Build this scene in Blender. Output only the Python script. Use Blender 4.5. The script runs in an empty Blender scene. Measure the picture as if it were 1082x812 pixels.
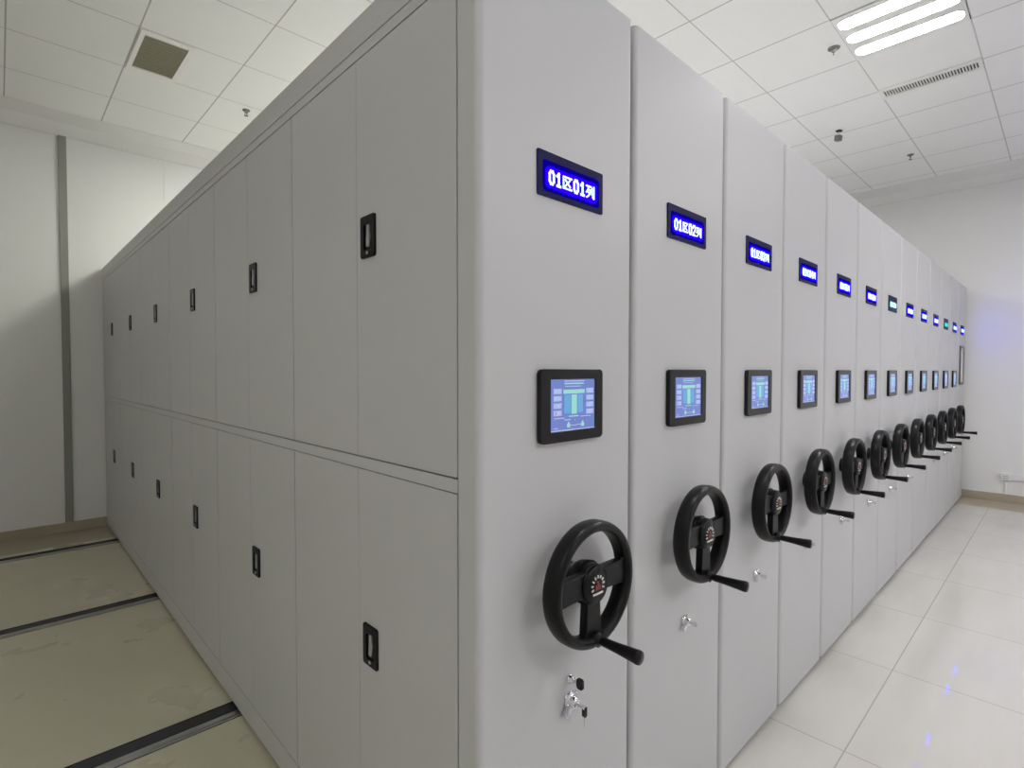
import bpy, bmesh, math, random
from mathutils import Vector, Matrix
random.seed(7)
SC = bpy.context.scene
COL = SC.collection
PI = math.pi

# ------------------------------------------------------------------ camera
FPX, YAW, PITCH, ROLL = 565.56, 0.76449, -0.02482, 0.0004
CAM = Vector((-0.7085, -0.8366, 1.4543))
fw = Vector((math.sin(YAW)*math.cos(PITCH), math.cos(YAW)*math.cos(PITCH), math.sin(PITCH)))
rt = Vector((math.cos(YAW), -math.sin(YAW), 0)); up = rt.cross(fw)
rt, up = rt*math.cos(ROLL)+up*math.sin(ROLL), up*math.cos(ROLL)-rt*math.sin(ROLL)
cd = bpy.data.cameras.new('camera'); cam = bpy.data.objects.new('camera', cd); COL.objects.link(cam)
cd.sensor_fit = 'HORIZONTAL'; cd.sensor_width = 36; cd.lens = FPX/1082*36; cd.clip_start = 0.02
m3 = Matrix((rt, up, -fw)).transposed()
cam.matrix_world = Matrix.Translation(CAM) @ m3.to_4x4()
SC.camera = cam

# ------------------------------------------------------------------ light and exposure
SC.view_settings.view_transform = 'Standard'; SC.view_settings.look = 'None'
SC.view_settings.exposure = 0.0; SC.view_settings.gamma = 1; SC.view_settings.use_curve_mapping = False
SC.cycles.use_denoising = True
SC.cycles.max_bounces = 10; SC.cycles.diffuse_bounces = 7; SC.cycles.glossy_bounces = 4
SC.cycles.sample_clamp_indirect = 6
w = bpy.data.worlds.new('world'); SC.world = w; w.use_nodes = True
w.node_tree.nodes['Background'].inputs[0].default_value = (0.8, 0.85, 0.9, 1)
w.node_tree.nodes['Background'].inputs[1].default_value = 0.02
TUBE_POWER = 65.0
COOL, WARM = (1.0, 0.985, 0.99), (1.0, 0.995, 0.86)      # neutral tint over the aisle, yellowish tint on the left and at the back
# centre of every ceiling fixture (x, y); each one fills one 0.6 m ceiling tile
TILE_X, TILE_Y, OFF_X, OFF_Y = 0.6065, 0.6, -0.0355, 0.22      # ceiling tile pitch and origin
def cell(i, j): return (OFF_X+TILE_X*(i+.5), OFF_Y+TILE_Y*(j+.5))
FIXTURES = [cell(5, -1), cell(1, -1), cell(1, -6), cell(5, -6), cell(8, -5), cell(2, 3), cell(7, 3), cell(2, 6), cell(-4, -2)]  # the last is an unseen fill light added over the left aisle
WARM_ONES = {5, 7, 8}

# ------------------------------------------------------------------ materials
MATS = {}
def mat(name, col, rough=0.5, metal=0.0, emit=None, strength=1.0, noise=None, bump=None, spec=0.5, coat=0.0):
    if name in MATS: return MATS[name]
    m = bpy.data.materials.new(name); m.use_nodes = True; MATS[name] = m
    nt = m.node_tree; b = nt.nodes['Principled BSDF']
    b.inputs['Base Color'].default_value = (*col, 1); b.inputs['Roughness'].default_value = rough
    b.inputs['Metallic'].default_value = metal; b.inputs['Specular IOR Level'].default_value = spec
    b.inputs['Coat Weight'].default_value = coat
    if emit:
        b.inputs['Emission Color'].default_value = (*emit, 1); b.inputs['Emission Strength'].default_value = strength
    if noise or bump:
        tc = nt.nodes.new('ShaderNodeTexCoord')
    if noise:
        scale, amt, col2 = noise
        n = nt.nodes.new('ShaderNodeTexNoise'); n.inputs['Scale'].default_value = scale; n.inputs['Detail'].default_value = 5
        nt.links.new(tc.outputs['Object'], n.inputs['Vector'])
        r = nt.nodes.new('ShaderNodeMapRange'); r.inputs[1].default_value = 0.35; r.inputs[2].default_value = 0.7; r.inputs[4].default_value = amt
        nt.links.new(n.outputs[0], r.inputs[0])
        mx = nt.nodes.new('ShaderNodeMix'); mx.data_type = 'RGBA'
        mx.inputs[6].default_value = (*col, 1); mx.inputs[7].default_value = (*col2, 1)
        nt.links.new(r.outputs[0], mx.inputs[0]); nt.links.new(mx.outputs[2], b.inputs['Base Color'])
    if bump:
        scale, st = bump
        n = nt.nodes.new('ShaderNodeTexNoise'); n.inputs['Scale'].default_value = scale
        nt.links.new(tc.outputs['Object'], n.inputs['Vector'])
        bp = nt.nodes.new('ShaderNodeBump'); bp.inputs['Strength'].default_value = st; bp.inputs['Distance'].default_value = 0.002
        nt.links.new(n.outputs[0], bp.inputs['Height']); nt.links.new(bp.outputs[0], b.inputs['Normal'])
    return m

def grid_material(name, base, line, rough, cell, ox, oy, wx, wy, linemix=(1, 1), spots=None, stretch=5, rough_noise=None):
    """square tiles with joint lines; the joints across x and across y may differ in width and strength"""
    m = bpy.data.materials.new(name); m.use_nodes = True; nt = m.node_tree; b = nt.nodes['Principled BSDF']
    N = nt.nodes.new; L = nt.links.new
    tc = N('ShaderNodeTexCoord'); sp = N('ShaderNodeSeparateXYZ'); L(tc.outputs['Object'], sp.inputs[0])
    outs = []
    for ch, off, wd, amt in ((0, ox, wx, linemix[0]), (1, oy, wy, linemix[1])):
        a = N('ShaderNodeMath'); a.operation = 'SUBTRACT'; L(sp.outputs[ch], a.inputs[0]); a.inputs[1].default_value = off
        p = N('ShaderNodeMath'); p.operation = 'PINGPONG'; L(a.outputs[0], p.inputs[0]); p.inputs[1].default_value = (cell if not isinstance(cell, tuple) else cell[ch])/2
        c = N('ShaderNodeMath'); c.operation = 'LESS_THAN'; L(p.outputs[0], c.inputs[0]); c.inputs[1].default_value = wd/2
        s = N('ShaderNodeMath'); s.operation = 'MULTIPLY'; L(c.outputs[0], s.inputs[0]); s.inputs[1].default_value = amt
        outs.append(s)
    mxm = N('ShaderNodeMath'); mxm.operation = 'MAXIMUM'; L(outs[0].outputs[0], mxm.inputs[0]); L(outs[1].outputs[0], mxm.inputs[1])
    n = N('ShaderNodeTexNoise'); n.inputs['Scale'].default_value = 1.6; n.inputs['Detail'].default_value = 6; L(tc.outputs['Object'], n.inputs['Vector'])
    mp = N('ShaderNodeMapping'); mp.inputs['Scale'].default_value = (1, stretch, 1)
    L(tc.outputs['Object'], mp.inputs[0])
    n2 = N('ShaderNodeTexNoise'); n2.inputs['Scale'].default_value = 2.3; n2.inputs['Detail'].default_value = 8; L(mp.outputs[0], n2.inputs['Vector'])
    av = N('ShaderNodeMath'); av.operation = 'ADD'; L(n.outputs[0], av.inputs[0]); L(n2.outputs[0], av.inputs[1])
    r = N('ShaderNodeMapRange'); r.inputs[1].default_value = 0.7; r.inputs[2].default_value = 1.3; L(av.outputs[0], r.inputs[0])
    mb = N('ShaderNodeMix'); mb.data_type = 'RGBA'; mb.inputs[6].default_value = (*base[0], 1); mb.inputs[7].default_value = (*base[1], 1)
    L(r.outputs[0], mb.inputs[0]); last = mb.outputs[2]
    if spots:
        v = N('ShaderNodeTexVoronoi'); v.inputs['Scale'].default_value = spots[0]; L(tc.outputs['Object'], v.inputs['Vector'])
        lt = N('ShaderNodeMath'); lt.operation = 'LESS_THAN'; L(v.outputs['Distance'], lt.inputs[0]); lt.inputs[1].default_value = spots[1]
        ms = N('ShaderNodeMix'); ms.data_type = 'RGBA'; ms.inputs[7].default_value = (*spots[2], 1); L(last, ms.inputs[6])
        L(lt.outputs[0], ms.inputs[0]); last = ms.outputs[2]
    ml = N('ShaderNodeMix'); ml.data_type = 'RGBA'; ml.inputs[7].default_value = (*line, 1); L(last, ml.inputs[6]); L(mxm.outputs[0], ml.inputs[0])
    L(ml.outputs[2], b.inputs['Base Color']); b.inputs['Roughness'].default_value = rough
    if rough_noise:
        rr = N('ShaderNodeMapRange'); rr.inputs[1].default_value = 0.6; rr.inputs[2].default_value = 1.4
        rr.inputs[3].default_value = rough_noise[0]; rr.inputs[4].default_value = rough_noise[1]
        L(av.outputs[0], rr.inputs[0]); L(rr.outputs[0], b.inputs['Roughness'])
    return m

PAINT = mat('grey_powder_coat', (0.54, 0.54, 0.55), 0.42, bump=(900, 0.06), noise=(3, 0.25, (0.525, 0.525, 0.535)))
GAPDARK = mat('dark_inner_steel', (0.06, 0.06, 0.06), 0.7)
PLINTH = mat('gap_shade_black', (0.012, 0.012, 0.013), 0.7, spec=0.2)  # near-black puts shade into the gap under the units and rail grooves
BLACK = mat('black_moulded_plastic', (0.006, 0.006, 0.0065), 0.34, spec=0.22)
GLOSSBLACK = mat('black_gloss_plastic', (0.007, 0.007, 0.008), 0.25, spec=0.3)
NAVY = mat('dark_display_window', (0.012, 0.010, 0.07), 0.45, spec=0.06)
DIMBLUE = mat('dim_blue_backlight', (0.0, 0.0, 0.05), 0.4, emit=(0.004, 0.0, 0.35), strength=0.6, spec=0.0)
BLUE = mat('blue_backlight', (0, 0, 0.1), 0.3, emit=(0.0008, 0.0, 1.0), strength=45, spec=0.0)
GLYPH = mat('lit_characters', (0, 0, 0), 0.5, emit=(0.62, 0.88, 1.0), strength=1.9)
GLYPHM = mat('lit_characters_mint', (0, 0, 0), 0.5, emit=(0.55, 1.0, 0.85), strength=1.6)
TEALB = mat('teal_backlight', (0, 0.02, 0.03), 0.4, emit=(0.0, 0.16, 0.28), strength=1.0, spec=0.0)
GLYPHC = mat('lit_characters_cyan', (0, 0, 0), 0.5, emit=(0.05, 0.72, 0.62), strength=1.2)
LCD = mat('touchscreen_backlight', (0.02, 0.02, 0.03), 0.15, emit=(0.17, 0.25, 0.66), strength=0.8)
LCD2 = mat('touchscreen_pale_cyan', (0.02, 0.02, 0.02), 0.2, emit=(0.34, 0.78, 0.70), strength=0.85)
LCD3 = mat('touchscreen_pale_violet', (0.02, 0.02, 0.02), 0.2, emit=(0.45, 0.50, 0.88), strength=0.9)
LCD4 = mat('touchscreen_sky_blue', (0.02, 0.02, 0.02), 0.2, emit=(0.13, 0.42, 0.78), strength=0.85)
LCD5 = mat('touchscreen_pink', (0.02, 0.02, 0.02), 0.2, emit=(0.60, 0.22, 0.42), strength=0.8)
CHROME = mat('chrome', (0.75, 0.76, 0.80), 0.12, 1.0)
STEEL = mat('worn_bright_steel', (0.55, 0.56, 0.55), 0.33, 1.0, noise=(14, 0.6, (0.42, 0.42, 0.41)))
DARKSTEEL = mat('dark_grey_steel', (0.06, 0.065, 0.07), 0.4, 0.6)
LEVER = mat('silver_grey_lever', (0.42, 0.42, 0.45), 0.35, 0.3)
WALLM = mat('white_wall_paint', (0.76, 0.76, 0.755), 0.75, noise=(1.5, 0.3, (0.73, 0.73, 0.72)))
TRIMG = mat('strip_shade_and_dome_grey', (0.27, 0.27, 0.245), 0.7)
GYPS = mat('white_gypsum', (0.76, 0.755, 0.74), 0.8)
TAN = mat('tan_border_tile', (0.40, 0.355, 0.27), 0.3, noise=(4, 0.6, (0.36, 0.31, 0.23)))
WHITEMETAL = mat('white_enamel', (0.78, 0.78, 0.76), 0.4)
REFLECT = mat('fixture_reflector', (0.72, 0.72, 0.71), 0.35)
TUBE = mat('cool_lit_diffuser', (0.9, 0.9, 0.9), 0.4, emit=COOL, strength=TUBE_POWER)
TUBEDIM = mat('dimmed_cool_lit_diffuser', (0.9, 0.9, 0.9), 0.4, emit=COOL, strength=TUBE_POWER*0.5)  # output halved to tone down the top of the second unit
TUBEFILL = mat('warm_fill_diffuser', (0.9, 0.9, 0.9), 0.4, emit=WARM, strength=TUBE_POWER*0.6)  # for the added left aisle fill light, output reduced to balance it
TUBEW = mat('warm_lit_diffuser', (0.9, 0.9, 0.9), 0.4, emit=WARM, strength=TUBE_POWER)
VENTIN = mat('olive_grey_filter', (0.36, 0.35, 0.25), 0.8)
VENTSLAT = mat('grey_louvre', (0.46, 0.45, 0.34), 0.6)
SLOTDARK = mat('dark_slot', (0.07, 0.07, 0.07), 0.8)
SENSOR = mat('grey_sensor_plastic', (0.16, 0.16, 0.15), 0.5)
WHITEPRINT = mat('white_print', (0.7, 0.7, 0.68), 0.5)
REDPRINT = mat('red_print', (0.28, 0.04, 0.035), 0.5)
PANE = mat('pale_card_pane', (0.62, 0.62, 0.60), 0.25)
DARKFRAME = mat('dark_grey_frame', (0.10, 0.10, 0.10), 0.4)
FLOORT = grid_material('glazed_cream_tile', ((0.565, 0.555, 0.525), (0.53, 0.515, 0.475)), (0.36, 0.345, 0.30), 0.1, 0.8, 0.0, -0.265,
                       0.005, 0.005, spots=(2.6, 0.012, (0.08, 0.06, 0.03)), rough_noise=(0.015, 0.05))
PLATF = grid_material('cream_platform_floor', ((0.575, 0.55, 0.425), (0.56, 0.535, 0.41)), (0.45, 0.43, 0.35), 0.25, 40.0, -21.0, -21.0,
                      0.003, 0.003, stretch=1.3, spots=(3.1, 0.016, (0.07, 0.05, 0.03)), rough_noise=(0.2, 0.45))
CEILT = grid_material('mineral_fibre_tile', ((0.84, 0.838, 0.825), (0.82, 0.818, 0.805)), (0.30, 0.295, 0.275), 0.85, (TILE_X, TILE_Y), OFF_X, OFF_Y,
                      0.009, 0.008, linemix=(0.75, 0.6))

# ------------------------------------------------------------------ mesh helpers
def bm_box(bm, x0, x1, y0, y1, z0, z1, mi=0, M=None):
    vs = [bm.verts.new((x, y, z)) for x in (x0, x1) for y in (y0, y1) for z in (z0, z1)]
    if M: 
        for v in vs: v.co = M @ v.co
    fs = [(0,1,3,2),(4,6,7,5),(0,4,5,1),(2,3,7,6),(0,2,6,4),(1,5,7,3)]
    out = []
    for f in fs:
        fc = bm.faces.new([vs[i] for i in f]); fc.material_index = mi; out.append(fc)
    return vs
def bm_prism(bm, pts, fn0, fn1, mi=0):
    """closed outline pts (2D) mapped to 3D at both ends"""
    a = [bm.verts.new(fn0(p)) for p in pts]; b = [bm.verts.new(fn1(p)) for p in pts]
    n = len(pts)
    bm.faces.new(a).material_index = mi; bm.faces.new(b[::-1]).material_index = mi
    for i in range(n):
        bm.faces.new((a[i], b[i], b[(i+1) % n], a[(i+1) % n])).material_index = mi
def bm_lathe(bm, prof, origin=(0, 0, 0), axis='y', seg=32, closed=False, mi=0):
    """prof: (radius, height along axis); axis 'y' means height goes to -y"""
    O = Vector(origin); rings = []
    for r, h in prof:
        ring = []
        for i in range(seg):
            a = 2*PI*i/seg
            if axis == 'y': p = Vector((r*math.cos(a), -h, r*math.sin(a)))
            elif axis == 'z': p = Vector((r*math.cos(a), r*math.sin(a), h))
            else: p = Vector((-h, r*math.cos(a), r*math.sin(a)))
            ring.append(bm.verts.new(O+p))
        rings.append(ring)
    k = len(rings)
    for j in range(k if closed else k-1):
        A, B = rings[j], rings[(j+1) % k]
        for i in range(seg):
            f = bm.faces.new((A[i], B[i], B[(i+1) % seg], A[(i+1) % seg])); f.smooth = True; f.material_index = mi
    if not closed:
        for R_, in ((rings[0],), (rings[-1],)):
            if len(set(tuple(v.co) for v in R_)) > 2:
                f = bm.faces.new(R_); f.material_index = mi
def rrect(x0, x1, z0, z1, r, n=5):
    out = []
    for cx, cz, a0 in ((x1-r, z1-r, 0), (x0+r, z1-r, 90), (x0+r, z0+r, 180), (x1-r, z0+r, 270)):
        for i in range(n+1):
            a = math.radians(a0+90*i/n); out.append((cx+r*math.cos(a), cz+r*math.sin(a)))
    return out
def obj(name, bm, mats, parent=None, smooth=False):
    bmesh.ops.recalc_face_normals(bm, faces=bm.faces[:])
    me = bpy.data.meshes.new(name); bm.to_mesh(me); bm.free()
    for m in (mats if isinstance(mats, (list, tuple)) else [mats]): me.materials.append(m)
    if smooth:
        me.shade_smooth()
    o = bpy.data.objects.new(name, me); COL.objects.link(o)
    if parent: o.parent = parent
    return o
def box_obj(name, dims, m, parent=None, bevel=0.0):
    bm = bmesh.new(); bm_box(bm, *dims)
    if bevel: bmesh.ops.bevel(bm, geom=bm.edges[:], offset=bevel, segments=2, affect='EDGES', profile=0.6)
    return obj(name, bm, m, parent)
def thing(name, label, cat, loc=(0, 0, 0), group=None):
    o = bpy.data.objects.new(name, None); COL.objects.link(o); o.location = loc; o.empty_display_size = 0.1
    o['label'] = label; o['category'] = cat
    if group: o['group'] = group
    return o
def struct(o): o['kind'] = 'structure'; return o
def plate_with_holes(loops, y_back, y_front, bevel=0.0):
    """flat plate in the xz plane with holes, between y_back and y_front (towards -y); returns mesh"""
    cu = bpy.data.curves.new('tmp', 'CURVE'); cu.dimensions = '2D'; cu.fill_mode = 'BOTH'
    for lp in loops:
        s = cu.splines.new('POLY'); s.points.add(len(lp)-1); s.use_cyclic_u = True
        for i, (x, z) in enumerate(lp): s.points[i].co = (x, z, 0, 1)
    cu.extrude = abs(y_back-y_front)/2-bevel; cu.bevel_depth = bevel; cu.bevel_resolution = 1; cu.offset = -bevel
    t = bpy.data.objects.new('tmp', cu); COL.objects.link(t)
    dg = bpy.context.evaluated_depsgraph_get(); me = bpy.data.meshes.new_from_object(t.evaluated_get(dg))
    bpy.data.objects.remove(t); bpy.data.curves.remove(cu)
    mid = (y_back+y_front)/2
    for v in me.vertices:
        x, z, d = v.co; v.co = (x, mid-d, z)
    me.flip_normals() if False else None
    me.materials.clear()
    return me
def mesh_obj(name, me, m, parent=None):
    if not me.materials: me.materials.append(m)
    o = bpy.data.objects.new(name, me); COL.objects.link(o); o.parent = parent; return o
def copy_part(o, parent, dloc=(0, 0, 0)):
    c = o.copy(); COL.objects.link(c); c.parent = parent; c.location = o.location+Vector(dloc)
    for ch in [q for q in KIDS.get(o.name, [])]:
        d = ch.copy(); COL.objects.link(d); d.parent = c
    return c
KIDS = {}
def kids(o, *cs): KIDS[o.name] = list(cs); return o

# ================================================================== ROOM
X0, X1, Y0, Y1, ZC = -3.4, 7.30, -4.6, 5.395, 3.60
RAILS = (1.62, 3.21, 4.78); RW = 0.065
TRACK_END = 7.20
bm = bmesh.new()
def quad(bm, x0, x1, y0, y1, z, mi):
    f = bm.faces.new([bm.verts.new(p) for p in ((x0, y0, z), (x1, y0, z), (x1, y1, z), (x0, y1, z))]); f.material_index = mi
BX = 6.84; BY = 4.93
quad(bm, X0, BX, Y0, 0.03, 0, 0); quad(bm, BX, X1, Y0, 0.03, 0, 2)
ys = [0.03]
for r in RAILS: ys += [r-RW, r+RW]
ys.append(BY)
for i in range(0, len(ys), 2): quad(bm, X0, X1, ys[i], ys[i+1], 0, 1)
for r in RAILS: quad(bm, TRACK_END, X1, r-RW, r+RW, 0, 1)
quad(bm, X0, X1, BY, Y1, 0, 2)
struct(obj('floor', bm, [FLOORT, PLATF, TAN]))
# ceiling: one quad per tile cell, cells with a light fixture left open
bm = bmesh.new(); EX, EY = 6.78, 4.965
gx = [X0]; v = OFF_X-TILE_X*6
while v < EX:
    if v > X0: gx.append(v)
    v += TILE_X
gx.append(EX)
gy = [Y0]; v = 0.22-0.6*8
while v < EY:
    if v > Y0+1e-6: gy.append(v)
    v += 0.6
gy.append(EY)
for i in range(len(gx)-1):
    for j in range(len(gy)-1):
        cx, cy = (gx[i]+gx[i+1])/2, (gy[j]+gy[j+1])/2
        if any(abs(cx-a) < .05 and abs(cy-b) < .05 for a, b in FIXTURES): continue
        f = bm.faces.new([bm.verts.new(p) for p in ((gx[i], gy[j], ZC), (gx[i], gy[j+1], ZC), (gx[i+1], gy[j+1], ZC), (gx[i+1], gy[j], ZC))])
struct(obj('ceiling', bm, CEILT))
# plain gypsum border and stepped cornice round the ceiling
bm = bmesh.new(); bm_box(bm, X0, X1, EY, Y1, ZC-0.004, ZC+0.05)
bm_prism(bm, [(Y1-0.16, ZC-0.004), (Y1, ZC-0.004), (Y1, ZC-0.07), (Y1-0.03, ZC-0.066), (Y1-0.13, ZC-0.02)],
         lambda p: (X0, p[0], p[1]), lambda p: (X1, p[0], p[1]))
struct(obj('trim_1', bm, GYPS))
bm = bmesh.new(); bm_box(bm, EX, X1, Y0, EY, ZC-0.004, ZC+0.05)
bm_prism(bm, [(X1-0.16, ZC-0.004), (X1, ZC-0.004), (X1, ZC-0.07), (X1-0.03, ZC-0.066), (X1-0.13, ZC-0.02)],
         lambda p: (p[0], Y0, p[1]), lambda p: (p[0], EY, p[1]))
struct(obj('trim_2', bm, GYPS))
struct(box_obj('wall_back', (X0-.1, X1+.1, Y1, Y1+.1, -.05, ZC+.2), WALLM))
struct(box_obj('wall_right', (X1, X1+.1, Y0, Y1, -.05, ZC+.2), WALLM))
struct(box_obj('wall_left', (X0-.1, X0, Y0, Y1, -.05, ZC+.2), WALLM))
struct(box_obj('wall_front', (X0-.1, X1+.1, Y0-.1, Y0, -.05, ZC+.2), WALLM))
struct(box_obj('baseboard_back', (X0, X1, Y1-.012, Y1, 0, .088), TAN, bevel=.002))
struct(box_obj('baseboard_right', (X1-.012, X1, Y0, Y1-.012, 0, .092), TAN, bevel=.002))
# raised strip on the back wall, its grey standing for a shaded step face, and a shallow pilaster beside it
struct(box_obj('painted_shade_strip', (-.298, -.240, Y1-.018, Y1, .088, ZC-.066), TRIMG, bevel=.004))
struct(box_obj('trim_4', (.50, 1.10, Y1-.004, Y1, .088, ZC-.066), WALLM, bevel=.0015))

# ---- floor rails of the mobile shelving
GR = 'floor rails of the mobile shelving'
def floor_rail(y, label):
    t = thing('floor_rail', label, 'rail', (0, y, 0), GR)
    a, b = X0+.02, TRACK_END
    bm = bmesh.new()
    bm_box(bm, a, b, -RW, RW, -.034, -.030)
    bm_box(bm, a, b, -RW, -RW+.003, -.030, .0015); bm_box(bm, a, b, RW-.003, RW, -.030, .0015)
    obj('channel', bm, PLINTH, t)
    bm = bmesh.new()
    bm_prism(bm, [(.022, -.016), (RW-.0032, -.001), (RW-.0032, -.030), (.022, -.030)], lambda p: (a, p[0], p[1]), lambda p: (b, p[0], p[1]))
    obj('side_bar', bm, DARKSTEEL, t)
    bm = bmesh.new(); bm_box(bm, a, b, -.046, -.012, -.030, .003)
    bmesh.ops.bevel(bm, geom=[e for e in bm.edges if abs(e.verts[0].co.x-e.verts[1].co.x) > 1], offset=.003, segments=2, affect='EDGES')
    obj('running_rail', bm, STEEL, t)
    bm = bmesh.new(); bm_box(bm, a, b, -RW+.0032, -.049, -.030, .0005)
    obj('edge_strip', bm, STEEL, t)
floor_rail(RAILS[0], 'steel floor rail nearest the camera, with wide black groove, running under the shelving')
floor_rail(RAILS[1], 'steel floor rail in the middle of the three crossing the left floor')
floor_rail(RAILS[2], 'steel floor rail farthest away, beside the tan strip along the back wall')

# ================================================================== SHELVING ROW
K = 0.5578; NU = 13; H = 2.40; YB = 5.385; ZB = 0.022
PW = K-0.011                       # panel width
def panel_profile(w, d, r=.017, n=6):
    pts = []
    for cx, cy, a0 in ((w-r, r, 270), ):
        for i in range(n+1):
            a = math.radians(a0+90*i/n); pts.append((cx+r*math.cos(a), cy+r*math.sin(a)))
    pts += [(w, d), (0, d)]
    for i in range(n+1):
        a = math.radians(180+90*i/n); pts.append((r+r*math.cos(a), r+r*math.sin(a)))
    return pts
def end_panel(t, width=PW):
    bm = bmesh.new(); bm_prism(bm, panel_profile(width, .068), lambda p: (p[0], p[1], ZB), lambda p: (p[0], p[1], H))
    return obj('end_panel', bm, PAINT, t)

# ---- lettering: strokes in a box 1 high
D0 = [(.0, .22), (.0, .78), (.18, 1), (.42, 1), (.6, .78), (.6, .22), (.42, 0), (.18, 0), (.0, .22)]
GL = {
 '0': (.6, [D0]), '1': (.6, [[(.1, .8), (.34, 1), (.34, 0)], [(.12, 0), (.56, 0)]]),
 '2': (.6, [[(0, .8), (.15, 1), (.45, 1), (.6, .8), (.6, .62), (0, 0), (.6, 0)]]),
 '3': (.6, [[(0, .85), (.15, 1), (.45, 1), (.6, .8), (.45, .54), (.22, .54)], [(.45, .54), (.6, .28), (.45, 0), (.15, 0), (0, .16)]]),
 '4': (.6, [[(.45, 0), (.45, 1), (0, .3), (.62, .3)]]),
 '5': (.6, [[(.56, 1), (.06, 1), (.03, .56), (.42, .6), (.6, .4), (.6, .2), (.42, 0), (.14, 0), (0, .14)]]),
 '6': (.6, [[(.52, 1), (.2, .86), (0, .45), (0, .2), (.16, 0), (.44, 0), (.6, .2), (.6, .38), (.44, .56), (.16, .56), (0, .4)]]),
 '7': (.6, [[(0, 1), (.6, 1), (.24, 0)]]),
 '8': (.6, [[(.3, .55), (.06, .7), (.06, .88), (.2, 1), (.4, 1), (.54, .88), (.54, .7), (.3, .55), (.0, .35), (.0, .14), (.16, 0), (.44, 0), (.6, .14), (.6, .35), (.3, .55)]]),
 '9': (.6, [[(.08, 0), (.4, .14), (.6, .55), (.6, .8), (.44, 1), (.16, 1), (0, .8), (0, .62), (.16, .44), (.44, .44), (.6, .6)]]),
 'qu': (1.0, [[(.98, .97), (.04, .97), (.04, .03), (1.0, .03)], [(.78, .8), (.24, .2)], [(.26, .76), (.82, .24)]]),
 'lie': (1.0, [[(0, .95), (.56, .95)], [(.26, .95), (.2, .66), (.0, .4)], [(.2, .66), (.52, .66), (.44, .36), (.22, .1), (.04, -.02)],
                [(.2, .48), (.32, .36)], [(.7, .84), (.7, .28)], [(.94, 1), (.94, .0), (.8, .1)]]),
}
def strokes(bm, lines, ox, oz, sx, sz, wd, yf, yb, mi=0):
    for ln in lines:
        for (a, b) in zip(ln[:-1], ln[1:]):
            p = Vector((ox+a[0]*sx, 0, oz+a[1]*sz)); q = Vector((ox+b[0]*sx, 0, oz+b[1]*sz))
            d = q-p; L = d.length
            if L < 1e-6: continue
            d /= L; n = Vector((-d.z, 0, d.x))*wd/2; p = p-d*wd/2; q = q+d*wd/2
            cs = [p+n, q+n, q-n, p-n]
            f = [bm.verts.new((c.x, yf, c.z)) for c in cs]; g = [bm.verts.new((c.x, yb, c.z)) for c in cs]
            for fc in ((f[0], f[1], f[2], f[3]), (g[3], g[2], g[1], g[0]), *[(f[i], g[i], g[(i+1) % 4], f[(i+1) % 4]) for i in range(4)]):
                bm.faces.new(fc).material_index = mi
DX = 0.290                          # centre of the fittings across a panel
def glyph_bm(text):
    hgt = .028; wd = .0054; gap = .0092
    sxs = [.031 if c in ('qu', 'lie') else .024 for c in text]
    tot = sum(GL[c][0]*q for c, q in zip(text, sxs))+gap*(len(text)-1)
    x = DX-tot/2; bm = bmesh.new()
    for c, sx in zip(text, sxs):
        strokes(bm, GL[c][1], x, 1.897-hgt/2, sx, hgt, wd*(.64 if sx > .025 else 1), -.0066, -.0050)
        x += GL[c][0]*sx+gap
    return bm
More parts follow.
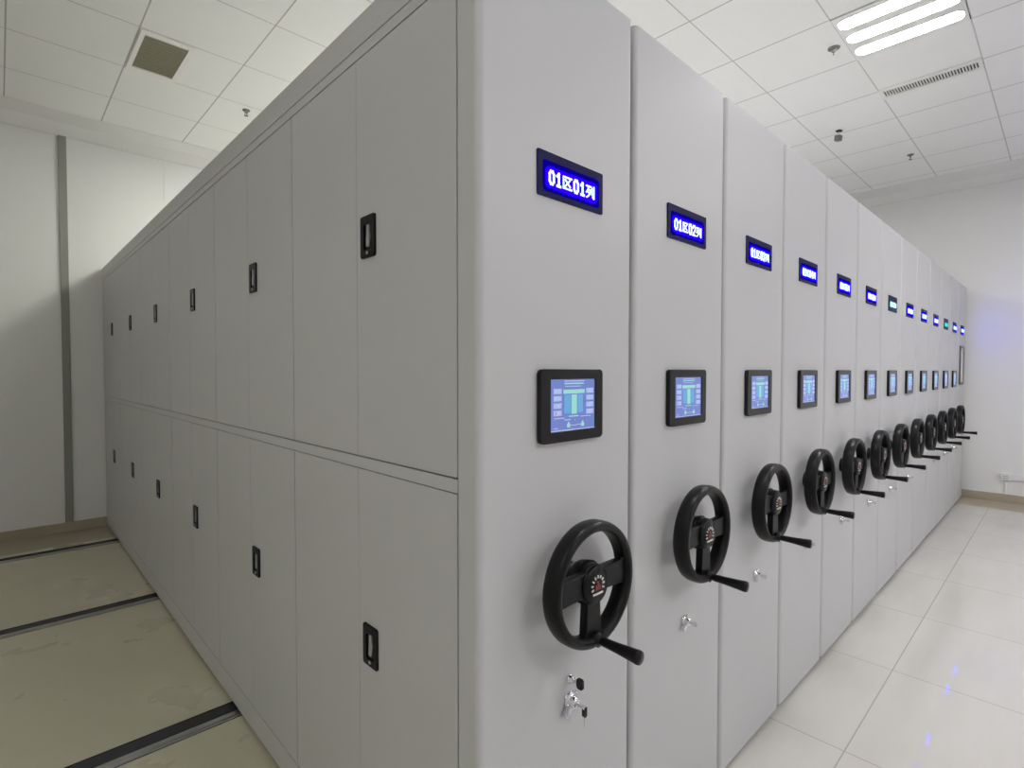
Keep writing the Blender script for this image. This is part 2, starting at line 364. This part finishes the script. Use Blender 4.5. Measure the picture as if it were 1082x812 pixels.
# shared display meshes
def make_display(t):
    bm = bmesh.new(); bm_prism(bm, rrect(DX-.120, DX+.120, 1.852, 1.954, .003, 2), lambda p: (p[0], 0, p[1]), lambda p: (p[0], -.004, p[1]))
    d = obj('display', bm, NAVY, t)
    bm = bmesh.new(); bm_prism(bm, rrect(DX-.104, DX+.104, 1.864, 1.934, .008, 4), lambda p: (p[0], -.0038, p[1]), lambda p: (p[0], -.0044, p[1]), 1)
    bm_prism(bm, rrect(DX-.094, DX+.094, 1.873, 1.921, .012, 5), lambda p: (p[0], -.0042, p[1]), lambda p: (p[0], -.0049, p[1]), 0)
    s = obj('backlit_window', bm, [BLUE, DIMBLUE], d)
    return kids(d, s)
SX = 0.286; S0, S1 = SX-.115, SX+.115; T0, T1 = 1.286, 1.458
def make_touch(t):
    me = plate_with_holes([rrect(S0, S1, T0, T1, .012, 5), rrect(S0+.034, S1-.031, T0+.026, T1-.024, .002, 2)], 0, -.014, .0015)
    d = mesh_obj('touchscreen', me, GLOSSBLACK, t)
    bm = bmesh.new(); a0, a1, b0, b1 = S0+.034, S1-.031, T0+.026, T1-.024
    W = a1-a0; Hh = b1-b0
    bm_box(bm, a0-.003, a1+.003, -.011, -.009, b0-.003, b1+.003, 0)
    def r(u0, u1, v0, v1, mi): bm_box(bm, a0+u0*W, a0+u1*W, -.0114, -.0108, b0+v0*Hh, b0+v1*Hh, mi)
    r(.30, .76, .955, .975, 2); r(.30, .74, .905, .93, 1); r(.32, .68, .855, .87, 2)
    r(.28, .76, .72, .80, 1); r(.46, .58, .32, .70, 1)           # the T shape
    r(.30, .44, .34, .70, 3); r(.60, .72, .34, .70, 3)
    for v in (.72, .58, .44, .30):
        r(.07, .24, v, v+.10, 2); r(.80, .97, v, v+.10, 2)
        r(.10, .13, v+.02, v+.08, 4 if v in (.44, .30) else 1); r(.16, .19, v+.03, v+.07, 1)
        r(.86, .90, v+.02, v+.09, 1)
    r(.08, .30, .24, .26, 2); r(.40, .62, .265, .285, 1); r(.66, .90, .25, .265, 2); r(.30, .44, .20, .22, 2); r(.52, .55, .18, .21, 3)
    for u in (.38, .70): r(u-.02, u+.05, .06, .13, 1); r(u, u+.03, .12, .17, 1)
    r(.44, .70, .09, .105, 2); r(.08, .16, .05, .07, 2); r(.0, 1, .0, .02, 2)
    s = obj('screen', bm, [LCD, LCD2, LCD3, LCD4, LCD5], d)
    return kids(d, s)
WX, WZ = 0.290, 0.954
def make_wheel(t):
    # one solid wheel: rim, three spoke plate, rear hub boss
    bm = bmesh.new(); RM, rr_, ax, d0 = .1350, .0130, .0245, .063
    prof = []
    for i in range(14):
        a = 2*PI*i/14; c, s = math.cos(a), math.sin(a)
        prof.append((RM+rr_*math.copysign(abs(c)**.75, c), d0+ax*math.copysign(abs(s)**.75, s)))
    bm_lathe(bm, prof, (WX, 0, WZ), 'y', 56, closed=True)
    bm_lathe(bm, [(.036, .0), (.036, .006), (.029, .010), (.029, .020), (.047, .030), (.052, .054)], (WX, 0, WZ), 'y', 32)
    me2 = None
    ring = [(WX+.128*math.cos(2*PI*i/56), WZ+.128*math.sin(2*PI*i/56)) for i in range(56)]
    def opening(a0, a1, hw, r_in, r_out=.1235, rc=.012):
        """hole between two spokes at angles a0, a1 with spoke half widths hw"""
        A0 = math.radians(a0); A1 = math.radians(a1); pts = []
        # outer arc
        o0 = A0+math.asin(hw[0]/r_out); o1 = A1-math.asin(hw[1]/r_out)
        n = 18
        for i in range(n+1):
            a = o0+(o1-o0)*i/n; pts.append((r_out*math.cos(a), r_out*math.sin(a)))
        i0 = A0+math.asin(min(.99, hw[2]/r_in)); i1 = A1-math.asin(min(.99, hw[2]/r_in))
        for i in range(9):
            a = i1+(i0-i1)*i/8; pts.append((r_in*math.cos(a), r_in*math.sin(a)))
        # round the corners by chaikin twice
        for _ in range(2):
            q = []
            for p, s in zip(pts, pts[1:]+pts[:1]):
                L = math.hypot(p[0]-s[0], p[1]-s[1]); k = min(.25, rc*.5/max(L, 1e-6))
                q += [(p[0]+(s[0]-p[0])*k, p[1]+(s[1]-p[1])*k), (s[0]+(p[0]-s[0])*k, s[1]+(p[1]-s[1])*k)]
            pts = q
        return [(WX+p[0], WZ+p[1]) for p in pts]
    holes = [opening(2, 178, (.027, .027, .030), .048), opening(178, 270, (.031, .029, .024), .046), opening(270, 362, (.029, .031, .024), .046)]
    me = plate_with_holes([ring]+holes, .0-.052, -.074, .002)
    bm.from_mesh(me); bpy.data.meshes.remove(me)
    wl = obj('handwheel', bm, BLACK, t)
    bm = bmesh.new()
    bm_lathe(bm, [(.046, .070), (.046, .077), (.042, .083), (.001, .0845)], (WX, 0, WZ), 'y', 32)
    hub = obj('hub_cap', bm, BLACK, wl)
    # printed emblem on the cap: arc of small marks, red figure, bar
    bm = bmesh.new(); yf, yb = -.0862, -.0842
    for i in range(9):
        a = math.radians(-20+220*i/8)
        c = Vector((WX+.021*math.cos(a), 0, WZ+.021*math.sin(a))); M = Matrix.Translation(c) @ Matrix.Rotation(-a, 4, 'Y')
        bm_box(bm, -.0035, .0035, yf, yb, -.0017, .0017, 0, M)
    bm_box(bm, WX-.018, WX+.018, yf, yb, WZ-.0205, WZ-.0165, 0)
    for u, v, ww, hh in ((-.006, -.004, .005, .012), (.001, -.001, .005, .013), (.007, -.005, .003, .009), (-.002, .009, .006, .003)):
        bm_box(bm, WX+u-ww/2, WX+u+ww/2, yf, yb, WZ+v-hh/2, WZ+v+hh/2, 1)
    em = obj('emblem', bm, [WHITEPRINT, REDPRINT], wl)
    a = math.radians(-87); hx, hz = WX+.131*math.cos(a), WZ+.131*math.sin(a)
    bm = bmesh.new()
    bm_lathe(bm, [(.017, .070), (.017, .086), (.009, .089), (.009, .094), (.0105, .096), (.0115, .130), (.0150, .178), (.0162, .190), (.0150, .1955), (.001, .197)],
             (hx, 0, hz), 'y', 20)
    hd = obj('handle', bm, BLACK, wl)
    return kids(wl, hub, em, hd)
def key_bm(bm, x, y, z, s=1.0, hang=0):
    """black headed key whose blade goes into the lock (towards +y)"""
    bm_box(bm, x-.0012, x+.0012, y-.012*s, y, z-.004*s, z+.004*s, 1)
    bm_prism(bm, rrect(-.011*s, .011*s, -.013*s, .013*s, .007*s, 4), lambda p: (x-.003, y-.023*s+p[0]*.9, z+p[1]), lambda p: (x+.003, y-.023*s+p[0]*.9, z+p[1]), 0)
def make_lock(t, first=False):
    lx, lz = .292, (.645 if first else .660)
    s = 1.15 if first else .9
    bm = bmesh.new()
    bm_lathe(bm, [(.019*s, 0), (.019*s, .003), (.015*s, .006), (.012*s, .007), (.012*s, .020), (.010*s, .022), (.001, .022)], (lx, 0, lz), 'y', 24)
    M = Matrix.Translation((lx, 0, lz)) @ Matrix.Rotation(math.radians(145), 4, 'Y')   # lever arm pointing down to the left
    bm_box(bm, .0, .034*s, -.016, -.004, -.006*s, .006*s, 0, M)
    for dx, dz in ((-.016, .013), (.018, .010)):
        bm_lathe(bm, [(.0045, 0), (.0045, .004), (.001, .005)], (lx+dx*s, 0, lz+dz*s), 'y', 10)
    lk = obj('lock', bm, CHROME, t)
    bm = bmesh.new()
    if first:
        # key in the lock, its black head hanging down on the ring
        bm_box(bm, lx-.0015, lx+.005, -.046, -.022, lz-.004, lz+.004, 1)
        bm_prism(bm, rrect(-.0055, .0055, -.013, .013, .005, 3), lambda p: (lx+.004+p[0], -.038, lz-.012+p[1]), lambda p: (lx+.004+p[0], -.046, lz-.012+p[1]), 0)
        bm_box(bm, lx+.002, lx+.006, -.045, -.042, lz-.050, lz-.020, 1)
        ky = obj('key', bm, [GLOSSBLACK, CHROME], lk)
        bm = bmesh.new(); bm_lathe(bm, [(.011, 0), (.011, .004), (.008, .006), (.008, .012), (.001, .012)], (lx-.003, 0, .700), 'y', 18)
        ul = obj('lock', bm, CHROME, t)
        bm = bmesh.new(); key_bm(bm, lx-.002, -.010, .699, 1.0); obj('key', bm, [GLOSSBLACK, CHROME], ul)
    else:
        bm_box(bm, lx-.0012, lx+.0012, -.034, -.021, lz-.003, lz+.003, 1)
        bm_prism(bm, rrect(-.007, .007, -.008, .008, .005, 4), lambda p: (lx-.0015, -.037+p[0], lz+p[1]), lambda p: (lx+.0015, -.037+p[0], lz+p[1]), 1)
        ky = obj('key', bm, [GLOSSBLACK, CHROME], lk)
    return kids(lk, ky)

GU = 'mobile shelving units in the long row'
ORD = ['first', 'second', 'third', 'fourth', 'fifth', 'sixth', 'seventh', 'eighth', 'ninth', 'tenth', 'eleventh', 'twelfth', 'thirteenth']
first_parts = None
for k in range(NU):
    x0 = k*K+(0 if k == 0 else .002)
    if k == 0:
        lab = 'grey shelving unit at the near corner with handwheel and doors down its long left side'
    elif k == NU-1:
        lab = 'last grey shelving unit against the right wall, with tall framed card and no handwheel'
    elif k == 1:
        lab = 'grey shelving unit with handwheel, second in the row, right beside the near corner unit'
    elif k == NU-2:
        lab = 'twelfth grey shelving unit, the farthest one that has a handwheel'
    else:
        extra = {6: ', its display glowing greenish', 10: ', its display glowing teal'}.get(k, '')
        lab = 'grey handwheel shelving unit, %s from the near corner%s' % (ORD[k], extra)
    t = thing('shelving_unit', lab, 'shelving', (x0, 0, 0), GU)
    if k == 0:
        width = K-.010
        end_panel(t, width)
        bm = bmesh.new(); bm_box(bm, .010, width-.002, .070, YB-.002, ZB+.002, H-.004); obj('carcass', bm, GAPDARK, t)
        box_obj('plinth', (.020, width-.012, .030, YB-.02, .0, ZB+.001), PLINTH, t)
        # long side: top cap, thin rail, middle rail, end post and the door leaves
        ZT, ZS0, ZS1, ZU, ZM0, ZM1 = H, 2.321, 2.318, 2.286, 1.188, 1.222
        ya, ye = .071, 5.352
        box_obj('top_cap', (0, .30, ya, YB, ZS0, H), PAINT, t, bevel=.0015)
        box_obj('top_rail', (0, .0095, ya, ye, ZU+.003, ZS1-.001), PAINT, t)
        box_obj('middle_rail', (0, .0095, ya, ye, ZM0+.0015, ZM1-.0025), PAINT, t)
        box_obj('kick_rail', (0, .0095, ya, ye, ZB, .115), PAINT, t)
        box_obj('end_post', (0, .0095, ye+.003, YB, ZB, ZS1-.001), PAINT, t)
        back = box_obj('side_sheet', (width-.0015, width, .070, YB, ZB, H), PAINT, t)
        proto = {}
        SEC = (ye-ya)/6
        for row, (z0, z1) in enumerate(((ZM1, ZU), (.118, ZM0))):
            for s in range(6):
                for side in (0, 1):
                    y0 = ya+s*SEC+side*SEC/2; y1 = y0+SEC/2
                    g0 = .0022 if side == 0 else .0008; g1 = .0008 if side == 0 else .0022
                    key = (row, side)
                    if key not in proto:
                        d = box_obj('door', (0, .008, g0, SEC/2-g1, z0+.001, z1-.001), PAINT, t, bevel=.0008)
                        d.location = (0, y0, 0)
                        if side == 0:
                            zc = 1.807 if row == 0 else .717
                            yc = SEC/2-.066
                            bm = bmesh.new()
                            fr = plate_with_holes([rrect(-.037, .037, -.055, .055, .007, 4), rrect(-.019, .019, -.036, .032, .005, 3)], .002, -.006, .0012)
                            bm.from_mesh(fr); bpy.data.meshes.remove(fr)
                            bm_box(bm, -.021, .021, -.0002, .0010, -.038, .034)
                            R = Matrix.Translation((0, yc, zc)) @ Matrix.Rotation(math.radians(-90), 4, 'Z')
                            for vv in bm.verts: vv.co = R @ vv.co
                            hp = obj('handle_plate', bm, BLACK, d)
                            # silver lever (a slightly cranked bar) and keyhole button
                            bm = bmesh.new()
                            pts = [(-.006, .034), (.006, .034), (.006, .010), (.009, .002), (.004, -.030), (-.008, -.030), (-.008, -.004), (-.006, .006)]
                            pts = [(a*1.0, b*.9) for a, b in pts]
                            bm_prism(bm, pts, lambda p: (p[0], -.0005, p[1]), lambda p: (p[0], -.0045, p[1]))
                            bm_lathe(bm, [(.005, .0), (.005, .0068), (.001, .0070)], (.000, 0, -.043), 'y', 12)
                            for vv in bm.verts: vv.co = R @ vv.co
                            lv = obj('latch_lever', bm, LEVER, d)
                            lv['label'] = 'silver latch lever'
                            kids(d, hp, lv)
                        proto[key] = (d, y0)
                    else:
                        src, sy = proto[key]; copy_part(src, t, (0, y0-sy, 0))
    else:
        end_panel(t)
        box_obj('carcass', (.0, PW, .0695, YB, ZB, H), PAINT, t)
        box_obj('plinth', (.010, PW-.010, .030, YB-.02, .0, ZB+.0005), PLINTH, t)
    num = '%02d' % (k+1)
    if k == 0:
        disp = make_display(t); touch = make_touch(t); wheel = make_wheel(t); make_lock(t, True)
    else:
        d = copy_part(disp, t)
        if k < NU-1:
            copy_part(touch, t); wcopy = copy_part(wheel, t)
            if k == 1: lock = make_lock(t)
            else: copy_part(lock, t)
    dd = disp if k == 0 else d
    obj('characters', glyph_bm(['0', '1', 'qu', num[0], num[1], 'lie']), GLYPHM if k == 6 else GLYPHC if k == 10 else GLYPH, dd)
    if k in (6, 10):
        for ch in dd.children:
            if ch.name.startswith('backlit_window'):
                ch.data = ch.data.copy(); ch.data.materials[0] = TEALB; ch.data.materials[1] = NAVY
    if k == NU-1:
        me = plate_with_holes([rrect(.125, .415, 1.305, 1.728, .008, 3), rrect(.150, .390, 1.330, 1.703, .003, 2)], 0, -.012, .002)
        cf = mesh_obj('card_frame', me, DARKFRAME, t)
        box_obj('card', (.148, .392, -.006, -.001, 1.328, 1.705), PANE, cf)

# ================================================================== CEILING FITTINGS
GF = 'three-tube ceiling light fixtures'
def fixture(x, y, label, group=GF, tube=TUBE):
    t = thing('ceiling_light', label, 'light', (x, y, ZC), group)
    h = .298; dpt = .075
    hx_, hy_ = TILE_X/2-.003, TILE_Y/2-.003
    loops = [[(-hx_, -hy_), (hx_, -hy_), (hx_, hy_), (-hx_, hy_)]]
    caps = []
    for i in (-1, 0, 1):
        lp = rrect(i*.196-.056, i*.196+.056, -.280, .280, .046, 8); caps.append(lp); loops.append(lp)
    me = plate_with_holes(loops, 0, -.008, 0)
    for v in me.vertices: x_, d_, z_ = v.co; v.co = (x_, z_, d_-.0)       # lay flat: hangs 8 mm below the ceiling plane
    mesh_obj('face_plate', me, WHITEMETAL, t)
    box_obj('housing', (-hx_+.005, hx_-.005, -hy_+.005, hy_-.005, .003, .07), WHITEMETAL, t)
    for lp in caps:
        bm = bmesh.new(); bm_prism(bm, lp, lambda p: (p[0], p[1], -.0055), lambda p: (p[0], p[1], .001))
        obj('diffuser', bm, tube, t)
    return t
fixture(*FIXTURES[0], 'bright three-tube fluorescent ceiling light above the aisle at the upper right')
for i, (x, y) in enumerate(FIXTURES[1:]):
    nm = ['above the front of the second shelving unit', 'in the aisle behind the viewer on the left', 'in the middle of the aisle behind the viewer',
          'in the aisle toward the right wall', 'over the middle of the third shelving unit', 'over the middle of the ninth shelving unit',
          'over the back of the third shelving unit', 'added as fill over the left aisle'][i]
    fixture(x, y, 'three-tube fluorescent ceiling light %s, outside the photo' % nm, tube=TUBEFILL if i+1 == 8 else TUBEDIM if i == 0 else TUBEW if i+1 in WARM_ONES else TUBE)

# square air return on the left
t = thing('ceiling_vent', 'white framed square air vent with olive grey louvres on the left ceiling', 'vent', (.123, 3.52, ZC))
hx, hy, ix, iy = .150, .297, .122, .245
me_l = [[(-hx, -hy), (hx, -hy), (hx, hy), (-hx, hy)], [(-ix, -iy), (ix, -iy), (ix, iy), (-ix, iy)]]
bm = bmesh.new()
for (p, q, r, s) in ((-hx, -ix, -hy, hy), (ix, hx, -hy, hy), (-ix, ix, -hy, -iy), (-ix, ix, iy, hy)): bm_box(bm, p, q, r, s, -.010, .0)
obj('frame', bm, WHITEMETAL, t)
box_obj('backing', (-ix, ix, -iy, iy, -.002, -.0005), VENTIN, t)
bm = bmesh.new(); n = 15
for i in range(n):
    yy = -iy+(i+.5)*2*iy/n
    bm_box(bm, -ix, ix, -.010, .010, -.0008, .0008, 0, Matrix.Translation((0, yy, -.0065)) @ Matrix.Rotation(math.radians(28), 4, 'X'))
s = obj('louvre', bm, VENTSLAT, t)

# long slot diffuser on the right
t = thing('slot_diffuser', 'long narrow air grille with dark vertical slots on the right ceiling', 'vent', (4.27, -.08, ZC))
bm = bmesh.new(); a, b, c, d = .095, .297, .052, .278
for (p, q, r, s) in ((-a, -c, -b, b), (c, a, -b, b), (-c, c, -b, -d), (-c, c, d, b)): bm_box(bm, p, q, r, s, -.012, 0)
obj('frame', bm, WHITEMETAL, t)
box_obj('backing', (-c, c, -d, d, -.002, -.0005), SLOTDARK, t)
bm = bmesh.new(); n = 32
for i in range(n+1):
    yy = -d+i*2*d/n; bm_box(bm, -c, c, yy-.0036, yy+.0036, -.011, -.002)
obj('grille_bars', bm, WHITEMETAL, t)

# smoke detector
t = thing('smoke_detector', 'round grey ceiling detector beside the bright tube light', 'detector', (3.335, .29, ZC)); t.scale = (.64, .64, .7)
bm = bmesh.new(); bm_lathe(bm, [(.056, .0), (.056, -.006), (.044, -.012), (.040, -.012)], axis='z'); bm_lathe(bm, [(.030, -.010), (.030, -.016), (.001, -.018)], axis='z')
obj('base', bm, SENSOR, t)
bm = bmesh.new(); bm_lathe(bm, [(.026, -.016), (.024, -.032), (.014, -.040), (.001, -.042)], axis='z'); obj('sensor_dome', bm, TRIMG, t)
bm = bmesh.new(); bm_lathe(bm, [(.006, -.040), (.006, -.060), (.010, -.064), (.001, -.066)], axis='z'); obj('sensing_tip', bm, SENSOR, t)

# box sensor on bracket
t = thing('motion_sensor', 'small dark box-shaped sensor hanging on a bracket from the ceiling', 'sensor', (4.74, .63, ZC)); t.scale = (.6, .6, .85)
M = Matrix.Rotation(math.radians(-20), 4, 'Z')
bm = bmesh.new(); bm_box(bm, -.035, .035, -.028, .028, -.014, 0, 0, M); obj('mounting_plate', bm, BLACK, t)
bm = bmesh.new(); bm_lathe(bm, [(.006, -.014), (.006, -.052)], axis='z', seg=10); obj('stem', bm, WHITEMETAL, t)
bm = bmesh.new(); bm_box(bm, -.036, .036, -.040, .040, -.108, -.050, 0, M @ Matrix.Rotation(math.radians(8), 4, 'X'))
bmesh.ops.bevel(bm, geom=bm.edges[:], offset=.004, segments=2, affect='EDGES'); hs = obj('housing', bm, SENSOR, t)

# sprinklers
def sprinkler(x, y, label):
    t = thing('sprinkler', label, 'sprinkler', (x, y, ZC), 'pendent ceiling sprinklers')
    bm = bmesh.new(); bm_lathe(bm, [(.030, 0), (.028, -.006), (.012, -.010), (.001, -.010)], axis='z', seg=20); obj('escutcheon', bm, SENSOR, t)
    bm = bmesh.new(); bm_lathe(bm, [(.009, -.008), (.009, -.022), (.005, -.024), (.003, -.044), (.001, -.046)], axis='z', seg=12)
    for s in (-1, 1): bm_box(bm, s*.012-.0015, s*.012+.0015, -.002, .002, -.046, -.016)
    bm_box(bm, -.0135, .0135, -.002, .002, -.018, -.014); obj('body', bm, SENSOR, t)
    bm = bmesh.new(); bm_lathe(bm, [(.016, -.046), (.016, -.048), (.001, -.049)], axis='z', seg=16); obj('deflector', bm, SENSOR, t)
sprinkler(.80, 3.90, 'small dark sprinkler head on the left ceiling just above the shelving top')
sprinkler(5.86, .30, 'small dark sprinkler head on the right ceiling near the far wall')

# surface outlet with trunking low on the right wall
t = thing('wall_socket', 'small white surface socket box low on the right wall with horizontal trunking', 'socket', (X1, -.375, .285))
box_obj('box', (-.032, 0, -.030, .050, -.035, .045), WALLM, t, bevel=.003)
bm = bmesh.new()
for zz in (-.012, .010): bm_box(bm, -.0335, -.0315, -.014, .034, zz-.002, zz+.002)
obj('slot', bm, SENSOR, t)
box_obj('horizontal_trunking', (-.022, 0, -1.6, -.030, -.028, .040), WALLM, t, bevel=.002)
box_obj('vertical_trunking', (-.014, 0, -.004, .018, -.193, -.035), WALLM, t, bevel=.002)
